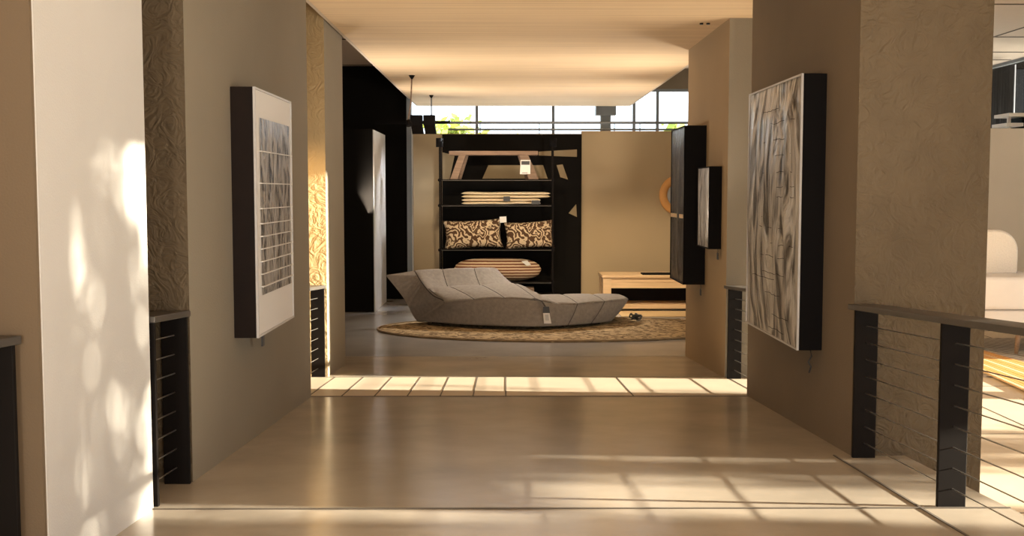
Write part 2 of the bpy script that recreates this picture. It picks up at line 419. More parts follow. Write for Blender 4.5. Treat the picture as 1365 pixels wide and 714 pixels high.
# ------------------------------------------------------------------ wall art
def art(label, Xw, Xf, y0, y1, z0, z1, frame_m, face_m, style):
    """boxed picture on a corridor wall at X=Xw, its face at X=Xf"""
    s = -1 if Xf < Xw else 1      # outward direction
    r = thing('wall_art', (Xw, (y0 + y1) / 2, z0), label, 'wall art', 'deep framed pictures on the corridor walls')
    t = .012
    a0, a1 = sorted((Xw, Xf - s * .004))
    b = MB(); b.box(a0, y0, z0, a1, y1, z1)
    b.build('box_frame', frame_m, r, bevel=.003)
    # thin lip round the face
    b = MB(); f0, f1 = sorted((Xf - s * .004, Xf + s * .010))
    b.box(f0, y0, z0, f1, y1, z0 + t); b.box(f0, y0, z1 - t, f1, y1, z1)
    b.box(f0, y0, z0 + t, f1, y0 + t, z1 - t); b.box(f0, y1 - t, z0 + t, f1, y1, z1 - t)
    b.build('frame_lip', M['grey_board'] if style in ('lines', 'foil') else M['black'], r)
    def relief(name, ya, yb, za, zb, amp, m, fy, fz, seed, xo=0):
        ny, nz = 40, 90
        pts = []
        for i in range(ny + 1):
            row = []
            for j in range(nz + 1):
                yy = ya + (yb - ya) * i / ny; zz = za + (zb - za) * j / nz
                e = min(1, 8 * min(i / ny, 1 - i / ny, j / nz, 1 - j / nz))
                d = noise.noise(Vector((yy * fy, zz * fz, seed))) * .6 + noise.ridged_multi_fractal(Vector((yy * fy * .6, zz * fz * .7, seed + 3)), 1, 2, 3, 1, 2) * .3
                row.append((Xf + s * (.002 + xo + amp * e * max(0, d)), yy, zz))
            pts.append(row)
        b = MB(); b.grid(pts); return b.build(name, m, r, recalc=True)
    if style == 'lines':
        b = MB(); f0, f1 = sorted((Xf - s * .004, Xf + s * .002)); b.box(f0, y0 + t, z0 + t, f1, y1 - t, z1 - t)
        b.build('mount_board', M['white'], r)
        ya, yb, za, zb = y0 + .13, y1 - .06, z0 + .24, z1 - .17
        relief('print', ya, yb, za, zb, .012, face_m, 14, 1.6, 2.0, .003)
        zz = zb - .20
        for k, st in enumerate((0, .19, .15, .09, .075, .075, .075, .075, .075, .085, .085, .09)):
            zz -= st
            if zz < za + .02: break
            b = MB(); f0, f1 = sorted((Xf, Xf + s * .018)); b.box(f0, ya - .02, zz, f1, yb + .02, zz + .006)
            b.build('white_strip', M['white'], r)
    else:
        relief('picture', y0 + t, y1 - t, z0 + t, z1 - t, .075 if style == 'foil' else .03, face_m, 4.5, .8, 7.0)
        if style == 'foil':
            rnd = random.Random(4)
            for k in range(16):
                zz = z0 + .09 + k * (z1 - z0 - .2) / 16 + rnd.uniform(-.03, .03); wd = rnd.uniform(.25, .6); sh = rnd.uniform(0, .38) * (y1 - y0)
                pts = [(Xf + s * .034, y0 + .02 + sh + q * (y1 - y0 - .04) / 8 * wd, zz + rnd.uniform(-.006, .006)) for q in range(9)]
                b = MB(); b.tube(pts, .0016, 5); b.build('crease', M['frame_brown'], r)
    return r
def hang(parent, X, Y, z, n=.09):
    b = MB(); b.tube([(X, Y, z), (X + .004, Y, z - n * .4), (X, Y, z - n * .6)], .003, 5); b.build('cord', M['charcoal'], parent)
    b = MB(); b.box(X - .004, Y - .028, z - n * .6 - .065, X + .004, Y + .028, z - n * .6); b.build('tag', M['charcoal'], parent)
A1 = art('picture with horizontal white lines on a white mount, on the left wall', -1.60, -1.465, 6.36, 7.43, 1.04, 2.505, M['frame_brown'], M['foil_dark'], 'lines')
hang(A1, -1.52, 6.75, 1.04, .06)
A2 = art('largest creased silver picture with thick black sides on the right wall', 1.99, 1.84, 6.80, 8.27, .90, 2.63, M['black'], M['foil'], 'foil')
b = MB(); b.tube([(1.93, 6.85, .90), (1.935, 6.83, .86), (1.92, 6.85, .82), (1.935, 6.84, .79), (1.925, 6.85, .75)], .006, 6); b.build('cord', M['charcoal'], A2)
A3 = art('small framed picture in black box, in front of the tall black panel', 2.07, 1.955, 10.46, 11.1, 1.345, 2.14, M['black'], M['foil'], 'small')
hang(A3, 2.04, 10.48, 1.345, .06)
A4 = art('tall glossy black panel picture beyond the small picture on the right', 2.07, 1.85, 11.3, 12.2, .93, 2.58, M['black'], M['foil_black'], 'dark')
hang(A4, 2.03, 11.32, .93, .08)
b = MB(); b.box(1.835, 11.35, 1.62, 1.86, 12.15, 1.66); b.build('cross_strip', M['oak'], A4)

# ------------------------------------------------------------------ daybed
def catmull(P, t):
    n = len(P) - 1; i = min(int(t), n - 1); f = t - i
    p1, p2 = P[i], P[i + 1]; p0 = P[i - 1] if i > 0 else p1 * 2 - p2; p3 = P[i + 2] if i + 2 <= n else p2 * 2 - p1
    return .5 * ((2 * p1) + (p2 - p0) * f + (2 * p0 - 5 * p1 + 4 * p2 - p3) * f * f + (3 * p1 - p0 - 3 * p2 + p3) * f ** 3)
def floorpt(px, py, z=.07):
    lo, hi = 5.0, 30.0
    for _ in range(50):
        m_ = (lo + hi) / 2
        if at(px, py, m_).z > z: lo = m_
        else: hi = m_
    p = at(px, py, lo); p.z = z; return p
bed = thing('daybed', (.1, 15.6, .02), 'low taupe grey quilted daybed with raised angular backrest on the round rug', 'daybed')
cols = [ # bottom near, ridge near, far top
    ((556, 427), (592, 402, 14.95), (569, 385, 15.25)),
    ((605, 431.5), (632, 398.5, 14.9), (598, 383, 15.6)),
    ((650, 434), (672, 396.5, 14.85), (641, 381, 15.9)),
    ((700, 435.5), (716, 399.5, 14.8), (684, 378.5, 16.3)),
    ((733, 434.5), (742, 404, 14.82), (714, 393, 16.3)),
    ((757, 433), (770, 404.5, 14.95), (748, 393.2, 16.3)),
    ((788, 430.5), (806, 401.5, 15.2), (788, 393.2, 16.2)),
    ((816, 427), (838, 398.5, 15.5), (826, 394, 16.05)),
]
prof = []
for (bn, rn, ft) in cols:
    B = floorpt(*bn); R = at(*rn); T = at(*ft)
    mid = (B + R) / 2 + Vector((0, -.015, .0)); mid.x = B.x * .45 + R.x * .55
    tm = (R + T) / 2 + Vector((0, 0, .02))
    FB = Vector((T.x, T.y + .25, .07)); FM = (T + FB) / 2 + Vector((0, .12, 0))
    prof.append([B, mid, R.lerp(mid, .13), R.lerp(tm, .10), tm, T, FM, FB])
NU, NV = 10, 6
def quilt(prof, name, m, parent, amp=.02, mask=None):
    nu = len(prof) - 1; nv = len(prof[0]) - 1
    U = nu * NU; V = nv * NV
    colpts = []
    for i in range(U + 1):
        u = i / NU
        ring = [catmull([prof[k][v] for k in range(nu + 1)], u) for v in range(nv + 1)]
        colpts.append([catmull(ring, j / NV) for j in range(V + 1)])
    cen = sum((p for r_ in colpts for p in r_), Vector()) / ((U + 1) * (V + 1))
    out = []
    for i in range(U + 1):
        u = i / NU; s0 = abs(math.sin(PI * u)) ** .28
        row = []
        for j in range(V + 1):
            s = 1.0 if (mask and mask(u, j / NV)) else s0
            du = colpts[min(i + 1, U)][j] - colpts[max(i - 1, 0)][j]; dv = colpts[i][min(j + 1, V)] - colpts[i][max(j - 1, 0)]
            n = du.cross(dv)
            n = n.normalized() if n.length > 1e-9 else Vector((0, 0, 1))
            if n.dot(colpts[i][j] - cen) < 0: n = -n
            row.append(colpts[i][j] + n * amp * s)
        out.append(row)
    b = MB(); g = b.grid(out, close_v=True)
    for e in (0, -1):
        f = b.bm.faces.new(g[e])
    o = b.build(name, m, parent)
    return o, colpts
body, cp = quilt(prof, 'seat', M['sofa'], bed, .02, lambda u, v: u < 4.5 and v < 2.4)
for k in (1, 2, 3, 5, 6):
    path = [cp[k * NU][j] for j in range(0 if k > 4 else 2 * NV + NV // 2, 5 * NV + 1)]
    b = MB(); b.tube(path, .007, 6); b.build('seam', M['seam'], body)
bprof = []
for (F_, B_, C_, L_, T_) in [
    ((553, 361, 15.55), (569, 385, 15.2), (592, 402.5, 14.97), (556, 427), (514, 366.5, 15.35)),
    ((590, 359, 15.85), (598, 384, 15.6), (620, 400, 15.3), None, None),
    ((632, 357.5, 16.2), (641, 382, 15.9), (662, 398, 15.8), None, None),
    ((662, 357.5, 16.5), (684, 379, 16.3), (705, 393, 16.25), None, None)]:
    f, bb, c = at(*F_), at(*B_), at(*C_)
    if T_: L = floorpt(*L_); T = at(*T_); off = T - f; offl = L - c
    else: T = f + off * .8; L = c + offl; L.z = .07
    bprof.append([f, (f + bb) / 2 + Vector((-.01, .02, 0)), bb, (bb + c) / 2 + Vector((-.02, 0, -.005)), c, (c + L) / 2 + Vector((0, 0, -.02)), L, (L + T) / 2 + Vector((.03, 0, 0)), T])
path = [cp[i][2 * NV + 2] for i in range(0, 4 * NU + 2)]
b = MB(); b.tube(path, .006, 6); b.build('seam', M['seam'], body)
back, cb = quilt(bprof, 'backrest', M['sofa'], bed, .022)
for k in (1, 2):
    path = [cb[k * NU][j] for j in range(0, 2 * NV + 1)]
    b = MB(); b.tube(path, .007, 6); b.build('seam', M['seam'], back)
path = [cb[i][2 * NV] for i in range(0, 3 * NU + 1)]
b = MB(); b.tube(path, .007, 6); b.build('seam', M['seam'], back)
path = [cb[0][j] for j in range(0, 6 * NV + 1)]
b = MB(); b.tube(path, .009, 6); b.build('seam', M['seam'], back)
# plinth
b = MB()
pl = [floorpt(575, 427), floorpt(700, 432.5), floorpt(800, 428)]; pl = [Vector((p.x, p.y + .1, 0)) for p in pl]
pl += [Vector((1.5, 16.4, 0)), Vector((-.9, 16.6, 0))]
lo = [b.bm.verts.new((p.x, p.y, .022)) for p in pl]; hi = [b.bm.verts.new((p.x, p.y, .10)) for p in pl]
b.bm.faces.new(hi); b.bm.faces.new(lo[::-1])
for i in range(5): b.bm.faces.new((lo[i], lo[(i + 1) % 5], hi[(i + 1) % 5], hi[i]))
b.build('plinth', M['black'], bed)
# strap with tag
b = MB(); sp = [at(703, 396.5, 14.9), at(715, 398, 14.78), at(723, 401.5, 14.72), at(727, 409, 14.68)]
b.tube(sp, .016, 8, flat=.4); st = b.build('strap', M['seam'], bed)
def slabtag(name, pxs, Y, m, parent, t=.012):
    b = MB(); q = [at(px, py, Y) for px, py in pxs]
    b.hexa([q[0], q[1], q[1] + Vector((0, t, 0)), q[0] + Vector((0, t, 0))], [q[3], q[2], q[2] + Vector((0, t, 0)), q[3] + Vector((0, t, 0))])
    return b.build(name, m, parent)
slabtag('tag_holder', [(723.5, 417), (733, 417), (732, 408.5), (724, 408.5)], 14.66, M['charcoal'], st)
tg = slabtag('tag', [(725, 431), (735, 431), (732.5, 417), (724, 417)], 14.66, M['white'], st)
slabtag('tag_print', [(727, 427), (732, 427), (731, 419), (726.3, 419)], 14.655, M['grey_board'], st, .004)

# ------------------------------------------------------------------ rugs
def oval_rug(name, cx, cy, rx, ry, m, label, th=.02):
    r = thing(name, (cx, cy, 0), label, 'rug')
    b = MB(); n = 120
    def ring(f, z, w=0): return [(cx + (rx * f + w * math.sin(k * 7.3)) * math.cos(2 * PI * k / n), cy + (ry * f + w * math.sin(k * 5.1)) * math.sin(2 * PI * k / n), z) for k in range(n)]
    g = b.grid([ring(1.0, .001, .012), ring(1.003, th * .6, .012), ring(.985, th), ring(.7, th + .002), ring(.35, th), ring(.02, th)], close_v=True)
    b.bm.faces.new(g[-1]); b.bm.faces.new(g[0][::-1])
    b.build('weave', m, r)
    b = MB(); b.tube(ring(1.0, th * .75) + [ring(1.0, th * .75)[0]], .017, 6, cap=False); b.build('braided_edge', M['jute_edge'], r)
    # concentric braids
    return r
rug = oval_rug('round_rug', .70, 14.95, 2.47, 1.32, M['jute'], 'large round braided jute rug lying under the grey daybed')
b = MB(); b.box(1.75, 16.42, 0, 4.2, 17.15, .012); 
o = b.build('flat_rug', M['jute_flat']); tag(o, 'flat woven tan rug on the floor before the oak console', 'rug')
# the ring pattern is centred on the rug by giving the weave its own origin
w = rug.children[0]
for v in w.data.vertices: v.co = Vector(((v.co.x - .70) / 1.87, (v.co.y - 14.95), v.co.z))
w.location = (.70, 14.95, 0); w.scale = (1.87, 1, 1)
w.matrix_parent_inverse = Matrix.Translation(-rug.location)

# dark tangle near the console
b = MB(); rnd = random.Random(8); c0 = floorpt(847, 427, .04)
pts = [c0 + Vector((rnd.uniform(-.09, .09), rnd.uniform(-.08, .08), rnd.uniform(.005, .11))) for _ in range(26)]
sm = [catmull(pts, t / 5) for t in range(125)]
b.tube(sm, .009, 6); o = b.build('rope_tangle', M['charcoal']); tag(o, 'small dark tangle of cord on the floor right of the daybed foot', 'cord')

# ------------------------------------------------------------------ shelving unit
SY = 18.35
def sx(px, Y=SY): return at(px, 300, Y).x
def sz(py, Y=SY): return at(660, py, Y).z
b = MB(); b.box(sx(590, 18.93), 18.93, .02, sx(775, 18.93), 18.99, at(660, 179, 18.93).z)  # black sheet in place of the shelf shadow on the tan wall
bp = b.build('shadow_panel', M['black_wall']); tag(bp, 'tall black panel standing in for shadow on the tan wall behind the open shelves', 'panel')
def flatpoly(pxs, Y, m, name, parent, t=.012):
    b = MB(); q = [at(px, py, Y) for px, py in pxs]
    f0 = [b.bm.verts.new(p) for p in q]; f1 = [b.bm.verts.new(p + Vector((0, t, 0))) for p in q]
    b.bm.faces.new(f0); b.bm.faces.new(f1[::-1]); n = len(q)
    for i in range(n): b.bm.faces.new((f0[i], f0[(i + 1) % n], f1[(i + 1) % n], f1[i]))
    return b.build(name, m, parent)
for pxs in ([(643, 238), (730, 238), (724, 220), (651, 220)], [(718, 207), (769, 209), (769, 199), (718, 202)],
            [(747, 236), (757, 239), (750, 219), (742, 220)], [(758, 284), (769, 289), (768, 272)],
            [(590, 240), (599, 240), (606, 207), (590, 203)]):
    flatpoly(pxs, 18.92, M['lit_wall_tan'], 'lit_wall_patch', bp)  # flat shapes for the lit wall left between the shadows
unit = thing('shelving_unit', (sx(662), SY, 0), 'black open metal shelving unit holding textiles against the black shadow panel', 'shelving')
for px, top in ((586.5, 190), (737, 188)):
    for yy in (SY - .02, SY + .42):
        b = MB(); X = sx(px); b.box(X - .012, yy - .012, 0, X + .012, yy + .012, sz(top)); b.build('upright', M['dark_steel'], unit)
    b = MB(); X = sx(px) ; b.tube([(X, SY - .02, sz(196)), (X, SY - .02, sz(184))], .06, 14); b.build('clamp', M['black'], unit)
for py in (239.5, 273.5, 332.5, 376, 392):
    b = MB(); z = sz(py); b.box(sx(584), SY - .03, z - .012, sx(739), SY + .45, z + .008)
    b.build('shelf', M['dark_steel'], unit, bevel=.003)
    b = MB(); b.box(sx(584), SY - .035, z - .014, sx(739), SY - .03, z - .006); b.build('shelf_edge', M['rail'], unit)
    for px in (586.5, 737):
        b = MB(); b.tube([(sx(px), SY - .06, z - .005), (sx(px), SY - .03, z - .005)], .03, 10); b.build('shelf_clamp', M['black'], unit)
# wooden stool on the top shelf
zt = sz(239.5) + .008
st = thing('wooden_stool', (sx(658), SY + .2, zt), 'low weathered wooden stool with splayed legs on the top shelf', 'stool')
b = MB(); b.box(sx(599), SY, sz(206.5), sx(717), SY + .36, sz(201)); b.build('seat', M['brown_wood'], st, bevel=.006)
def leg(x0t, x1t, x0b, x1b, y, nm='leg'):
    b = MB(); zt_ = sz(206.5); zb = zt
    b.hexa([(sx(x0b), y, zb), (sx(x1b), y, zb), (sx(x1b), y + .05, zb), (sx(x0b), y + .05, zb)],
           [(sx(x0t), y, zt_), (sx(x1t), y, zt_), (sx(x1t), y + .05, zt_), (sx(x0t), y + .05, zt_)])
    b.build(nm, M['brown_wood'], st)
leg(612, 621, 600, 610, SY + .02); leg(692, 704, 705, 718, SY + .02)
leg(616, 624, 606, 614, SY + .30); leg(690, 700, 701, 712, SY + .30)
t = slabtag('price_tag', [(693, 232), (707, 232), (707, 213), (694, 213)], SY - .02, M['white'], st)
slabtag('tag_print', [(695, 219.5), (706, 219.5), (706, 214.5), (695, 214.5)], SY - .026, M['charcoal'], t, .004)
slabtag('tag_print', [(696, 230.5), (703, 230.5), (703, 229.8), (696, 229.8)], SY - .026, M['charcoal'], t, .004)

# pillow shaped solids
def pillow(w, h, d, m, name, px0=.0, sharp=2.6, corner=.0, n=26, seed=0):
    b = MB(); top, bot = [], []
    for i in range(n + 1):
        r1, r2 = [], []
        for j in range(n + 1):
            u = -1 + 2 * i / n; v = -1 + 2 * j / n
            e = max(0, (1 - abs(u) ** sharp)) ** .5 * max(0, (1 - abs(v) ** sharp)) ** .5
            k = 1 - corner * (1 - abs(u) ** 2) * abs(v) ** 3; k2 = 1 - corner * (1 - abs(v) ** 2) * abs(u) ** 3
            wob = noise.noise(Vector((u * 2, v * 2, seed))) * .10
            x = u * w / 2 * k2; z = v * h / 2 * k
            r1.append((x, -d / 2 * e * (1 + wob), z)); r2.append((x, d / 2 * e * (1 + wob), z))
        top.append(r1); bot.append(r2)
    b.grid(top); b.grid(bot)
    bmesh.ops.remove_doubles(b.bm, verts=b.bm.verts[:], dist=.0005)
    return b
def place_pillow(b, name, m, label, cat, group, cen, rx=0, ry=0, rz=0):
    r = thing(name, cen, label, cat, group)
    o = b.build('cover', m); o.parent = r
    r.rotation_euler = (rx, ry, rz)
    return r
zc = sz(332.5) + .01
px_m = SY / F
def put_cushion(x0, x1, y0, y1, label, ry, seed, th=.26):
    w = (x1 - x0) * px_m; h = (y1 - y0) * px_m
    c = Vector((sx((x0 + x1) / 2), SY + .15, zc + h / 2 - .01))
    r = place_pillow(pillow(w, h, th, None, '', sharp=3.2, corner=.10, seed=seed), 'patterned_cushion', M['pattern'], label, 'cushion', 'patterned cushions on the middle shelf', c, -.12, ry)
    return r
c1 = put_cushion(590, 670.5, 294, 334, 'brown and cream patterned cushion, the left one on the middle shelf', -.05, 1)
c2 = put_cushion(672, 739, 296, 334, 'brown and cream patterned cushion, the right one on the middle shelf', -.06, 5)
slabtag('price_tag', [(667, 300), (676, 300), (676, 292), (667, 292)], SY - .01, M['white'], c1)
# striped bolster
w_ = 118 * px_m; h_ = 31 * px_m
b = MB(); pts = []
for i in range(41):
    u = -1 + 2 * i / 40; e = (1 - abs(u) ** 3.6) ** .5 if abs(u) < 1 else 0.0
    e = max(e, .05)
    pts.append([(u * w_ / 2, .20 * e * math.cos(a), h_ / 2 * e * math.sin(a)) for a in [2 * PI * k / 28 for k in range(28)]])
g = b.grid(pts, close_v=True); b.bm.faces.new(g[0]); b.bm.faces.new(g[-1])
r = place_pillow(b, 'striped_bolster', M['bolster'], 'long rust and cream striped bolster on the lowest visible shelf behind the daybed', 'cushion', None, Vector((sx(663), SY + .2, sz(376) + h_ / 2 + .006)))
slabtag('price_tag', [(702, 354), (708, 353), (703, 347), (695, 348)], SY - .03, M['white'], r)
# folded throws
def throw(x0, x1, y0, y1, label, seed):
    z0, z1 = sz(y1), sz(y0)
    r = thing('folded_throw', (sx((x0 + x1) / 2), SY + .2, z0), label, 'blanket', 'folded cream throws on the second shelf')
    X0, X1 = sx(x0), sx(x1); zm = (z0 + z1) / 2
    for q in range(2):
        za = z0 + (z1 - z0) * q / 2; zb = z0 + (z1 - z0) * (q + 1) / 2; hh = (zb - za) / 2; zc_ = (za + zb) / 2
        pts = []
        for i in range(33):
            x = X0 + (X1 - X0) * i / 32; e = min(1, (1 - abs(2 * i / 32 - 1) ** 14)) ** .5
            wv = noise.noise(Vector((x * 2.2, seed, q))) * .012 * e
            row = [(x, SY + .2 + .2 * math.cos(a) * (abs(math.cos(a)) ** -.3 if abs(math.cos(a)) > .05 else 1) * .98, zc_ + wv + hh * max(.04, e) * .97 * math.sin(a)) for a in [2 * PI * k / 20 for k in range(20)]]
            pts.append(row)
        b = MB(); g = b.grid(pts, close_v=True); b.bm.faces.new(g[0]); b.bm.faces.new(g[-1])
        b.build('fold', M['cream'], r)
    return r
t1 = throw(615, 721, 264.3, 273, 'cream folded throw lying directly on the second shelf, under another', 1)
t2 = throw(615, 734, 255.5, 264.1, 'cream folded throw on top of the other throw on the second shelf', 2)
slabtag('label_band', [(671, 268), (680, 268), (680, 261.5), (671, 261.5)], SY - .03, M['charcoal'], t2)
slabtag('label_band', [(708, 272.3), (720, 272.3), (720, 267), (709, 267)], SY - .03, M['charcoal'], t1)
# tray on lowest shelf
b = MB(); z = sz(392) + .009; b.box(sx(680), SY + .02, z, sx(712), SY + .3, z + .02); b.box(sx(680), SY + .02, z + .02, sx(712), SY + .04, z + .10)
b.box(sx(680), SY + .28, z + .02, sx(712), SY + .3, z + .10)
tag(b.build('wooden_tray', M['brown_wood']), 'brown wooden tray on the bottom shelf just above the daybed edge', 'tray')

# ------------------------------------------------------------------ console table
TY = 17.2
def tx(px): return at(px, 370, TY).x
def tz(py): return at(850, py, TY).z
X0, X1 = tx(804), tx(1000)
D = .72
con = thing('console_table', ((X0 + X1) / 2, TY, 0), 'pale oak console table with lower shelf against the tan wall', 'table')
ztop = tz(366.5)
b = MB(); b.box(X0 - .02, TY - .02, ztop - .04, X1 + .02, TY + D, ztop); b.build('table_top', M['oak'], con, bevel=.006)
for xx in (X0, X1 - .13):
    for yy in (TY, TY + D - .15):
        b = MB(); b.box(xx, yy, 0, xx + .13, yy + .11, ztop - .04); b.build('leg', M['oak'], con, bevel=.004)
b = MB(); b.box(X0 + .13, TY + .015, tz(384), X1 - .13, TY + .055, ztop - .04); b.box(X0 + .13, TY + .008, tz(376), X1 - .13, TY + .02, tz(375)); b.build('apron', M['oak'], con)
b = MB(); b.box(X0 + .02, TY + .11, tz(384), X0 + .06, TY + D - .15, ztop - .04); b.build('side_rail', M['oak'], con)
b = MB(); b.box(X0 + .13, TY + D - .06, tz(410), X1 - .13, TY + D - .03, tz(384)); b.build('back_board', M['frame_brown'], con)
b = MB(); b.box(X0 + .02, TY + .03, tz(411.5), X1 - .02, TY + D - .04, tz(406)); b.build('lower_shelf', M['oak'], con, bevel=.004)
b = MB(); a_ = tx(857); b.box(a_, TY + .03, ztop, a_ + .75, TY + .3, ztop + .022); b.box(a_ + .02, TY + .05, ztop + .022, a_ + .73, TY + .28, ztop + .024)
tag(b.build('flat_tray', M['black'], bevel=.004), 'thin flat black tray lying on the oak console table', 'tray')

# round wooden hoop on the back wall
cen = at(906, 260, 18.965); R_ = 22 * 18.9 / F
hoop = thing('round_mirror', cen, 'round mirror in thick honey coloured wooden ring, half hidden by the black panel picture', 'mirror')
pts = []
for i in range(49):
    a = 2 * PI * i / 48
    ring = []
    for k in range(10):
        c = 2 * PI * k / 10; rr = R_ + .07 * math.cos(c)
        ring.append((cen.x + rr * math.cos(a), cen.y + .034 * math.sin(c), cen.z + rr * math.sin(a)))
    pts.append(ring)
b = MB(); b.grid(pts, close_v=True); b.build('ring', M['ring'], hoop)
b = MB(); b.tube([(cen.x, cen.y + .02, cen.z), (cen.x, cen.y + .034, cen.z)], R_ - .02, 40); b.build('mirror_glass', mat('mirror', (.7, .68, .62), .05, 1.0), hoop)

# ------------------------------------------------------------------ track light, hanging lamps, pipes
tr = thing('track_light', at(560, 163, 18.3), 'black ceiling-hung track with boxy spotlights near the top of the shelves', 'lamp')
b = MB(); p0 = at(500, 163, 18.3); p1 = at(600, 163, 18.3); b.box(p0.x, 18.28, p0.z - .025, p1.x, 18.32, p0.z + .025); b.build('track', M['black'], tr)
b = MB(); q0 = at(575, 128, 18.3); b.tube([(q0.x, 18.3, CZ), (q0.x, 18.3, p0.z)], .012, 8); b.build('drop_rod', M['grey_metal'], tr)
b = MB(); b.tube([(q0.x, 18.3, CZ - .05), (q0.x, 18.3, CZ)], [.01, .04], 8); b.build('ceiling_cup', M['black'], tr)
for px in (556, 573):
    b = MB(); c = at(px, 166, 18.25)
    b.box(c.x - .10, 18.1, c.z - .02, c.x + .09, 18.34, c.z + .15)
    b.hexa([(c.x - .06, 18.02, c.z - .17), (c.x + .12, 18.02, c.z - .17), (c.x + .12, 18.2, c.z - .15), (c.x - .06, 18.2, c.z - .15)],
           [(c.x - .09, 18.1, c.z - .02), (c.x + .09, 18.1, c.z - .02), (c.x + .09, 18.3, c.z - .02), (c.x - .09, 18.3, c.z - .02)])
    b.build('spotlight', M['black'], tr)
hl = thing('hanging_spotlight', at(549, 102, 15.2), 'thin bent rod with small black spotlight hanging from the oak ceiling edge', 'lamp')
b = MB(); q = at(549, 102, 15.2); e_ = at(544, 160, 15.2)
q = Vector((max(q.x, -1.6), q.y, CZ))
b.tube([q, q + Vector((-.01, 0, -.25)), q + Vector((-.02, 0, -.4)), e_], .010, 8); b.build('rod', M['brown_wood'], hl)
b = MB(); b.tube([q, q - Vector((0, 0, .05))], [.045, .012], 10); b.build('ceiling_cup', M['black'], hl)
b = MB(); b.tube([e_, e_ + Vector((.02, -.02, -.08))], [.03, .045], 12); b.build('spotlight', M['black'], hl)
# guard pipes above the back wall
pr = thing('guard_rail', (0, 19.1, zr), 'slim grey double guard rail running along the top of the back wall', 'railing')
for py, r0 in ((163.5, .022), (172.5, .018)):
    z = at(700, py, 19.1).z; b = MB(); b.tube([(at(597, py, 19.1).x, 19.1, z), (4.4, 19.1, z)], r0, 8); b.build('rail', M['grey_metal'], pr)
for px in (640, 719, 819, 853, 917):
    X = at(px, 170, 19.1).x; b = MB(); b.tube([(X, 19.1, (zl if px < 775 else zr)), (X, 19.1, at(700, 163.5, 19.1).z)], .010, 8); b.build('stanchion', M['grey_metal'], pr)
b = MB(); X = at(807, 160, 22).x; b.box(X - .10, 21.9, 0, X + .10, 22.1, 4.08); b.box(X - .2, 21.85, at(807, 154, 22).z, X + .2, 22.15, at(807, 150, 22).z + .3)
struct('trim_8', b, M['grey_metal'])

# ------------------------------------------------------------------ right room furniture
CYY = 12.4
def cx_(px, Y=CYY): return at(px, 400, Y).x
def cz_(py, Y=CYY): return at(1340, py, Y).z
sofa = thing('lounge_sofa', (cx_(1360), CYY, 0), 'white upholstered lounge sofa with rounded back cushion in the sunny right room', 'sofa')
def rbox(name, x0, y0, z0, x1, y1, z1, m, parent, bev):
    b = MB(); b.box(x0, y0, z0, x1, y1, z1); o = b.build(name, m, parent)
    bv = o.modifiers.new('bevel', 'BEVEL'); bv.width = bev; bv.segments = 4
    for p in o.data.polygons: p.use_smooth = True
    return o
xa, xb = cx_(1290), cx_(1520)
rbox('seat_cushion', xa, CYY, cz_(413), xb, CYY + 1.0, cz_(369), M['white_fabric'], sofa, .05)
rbox('base', xa, CYY + .06, cz_(436), xb, CYY + 1.0, cz_(414), M['white_fabric'], sofa, .03)
# rounded back cushion, stadium shaped
bx0, bx1 = cx_(1278, CYY + .6), cx_(1354, CYY + .6); z0 = cz_(369) - .02; z1 = cz_(306, CYY + .6)
pts = []
for kk, dy in enumerate((0, .04, .16, .20)):
    g_ = .03 if kk in (0, 3) else 0
    ring = []
    rc = .26
    for (cx0, cz0, a0) in ((bx1 - rc, z1 - rc, 0), (bx0 + rc, z1 - rc, PI / 2), (bx0 + .05, z0 + .05, PI), (bx1 - .05, z0 + .05, 3 * PI / 2)):
        rr_ = rc if cz0 > z0 + .2 else .05
        for q in range(9):
            a = a0 + PI / 2 * q / 8; ring.append((cx0 + (rr_ - g_) * math.cos(a), CYY + .55 + dy, cz0 + (rr_ - g_) * math.sin(a)))
    pts.append(ring)
b = MB(); g = b.grid(pts, close_v=True); b.bm.faces.new(g[0]); b.bm.faces.new(g[-1][::-1]); b.build('back_cushion', M['boucle'], sofa)
for px in (1362, 1500):
    X = cx_(px); b = MB(); b.tube([(X, CYY + .1, 0), (X + .05, CYY + .14, cz_(436))], [.022, .035], 10); b.build('leg', M['brown_wood'], sofa)
for px in (1300, 1450):
    X = cx_(px); b = MB(); b.tube([(X, CYY + .85, 0), (X + .05, CYY + .82, cz_(436))], [.022, .035], 10); b.build('leg', M['brown_wood'], sofa)
b = MB(); b.box(4.4, 11.0, .003, 8.6, 13.9, .016); tag(b.build('woven_rug', M['rug_grey']), 'grey and cream woven rug under the white sofa', 'rug')
b = MB()
q = [floorpt(1290, 487, .018), floorpt(1420, 545, .018), floorpt(1420, 500, .018), floorpt(1290, 462, .018)]
mt = thing('cane_mat', (6, 11, .017), 'slatted orange cane mat lying in front of the white sofa', 'mat')
for k in range(12):
    a, c = k / 12, (k + .8) / 12
    p = [q[0].lerp(q[3], a), q[1].lerp(q[2], a), q[1].lerp(q[2], c), q[0].lerp(q[3], c)]
    b = MB(); b.hexa(p, [v + Vector((0, 0, .018)) for v in p]); b.build('slat', M['ring'] if k % 3 else M['oak'], mt)
# curtain at the far facade window
b = MB(); pts = []
for i in range(61):
    yy = 21.2 + 1.2 * i / 60; X = 9.82 + .05 * math.sin(i * 1.1)
    pts.append([(X, yy, .05), (X + .01 * math.sin(i), yy, 2.2), (X, yy, 4.35)])
b.grid(pts); o = b.build('curtain', M['curtain']); s_ = o.modifiers.new('solid', 'SOLIDIFY'); s_.thickness = .006
tag(o, 'dark grey pleated curtain beside the far right window', 'curtain')
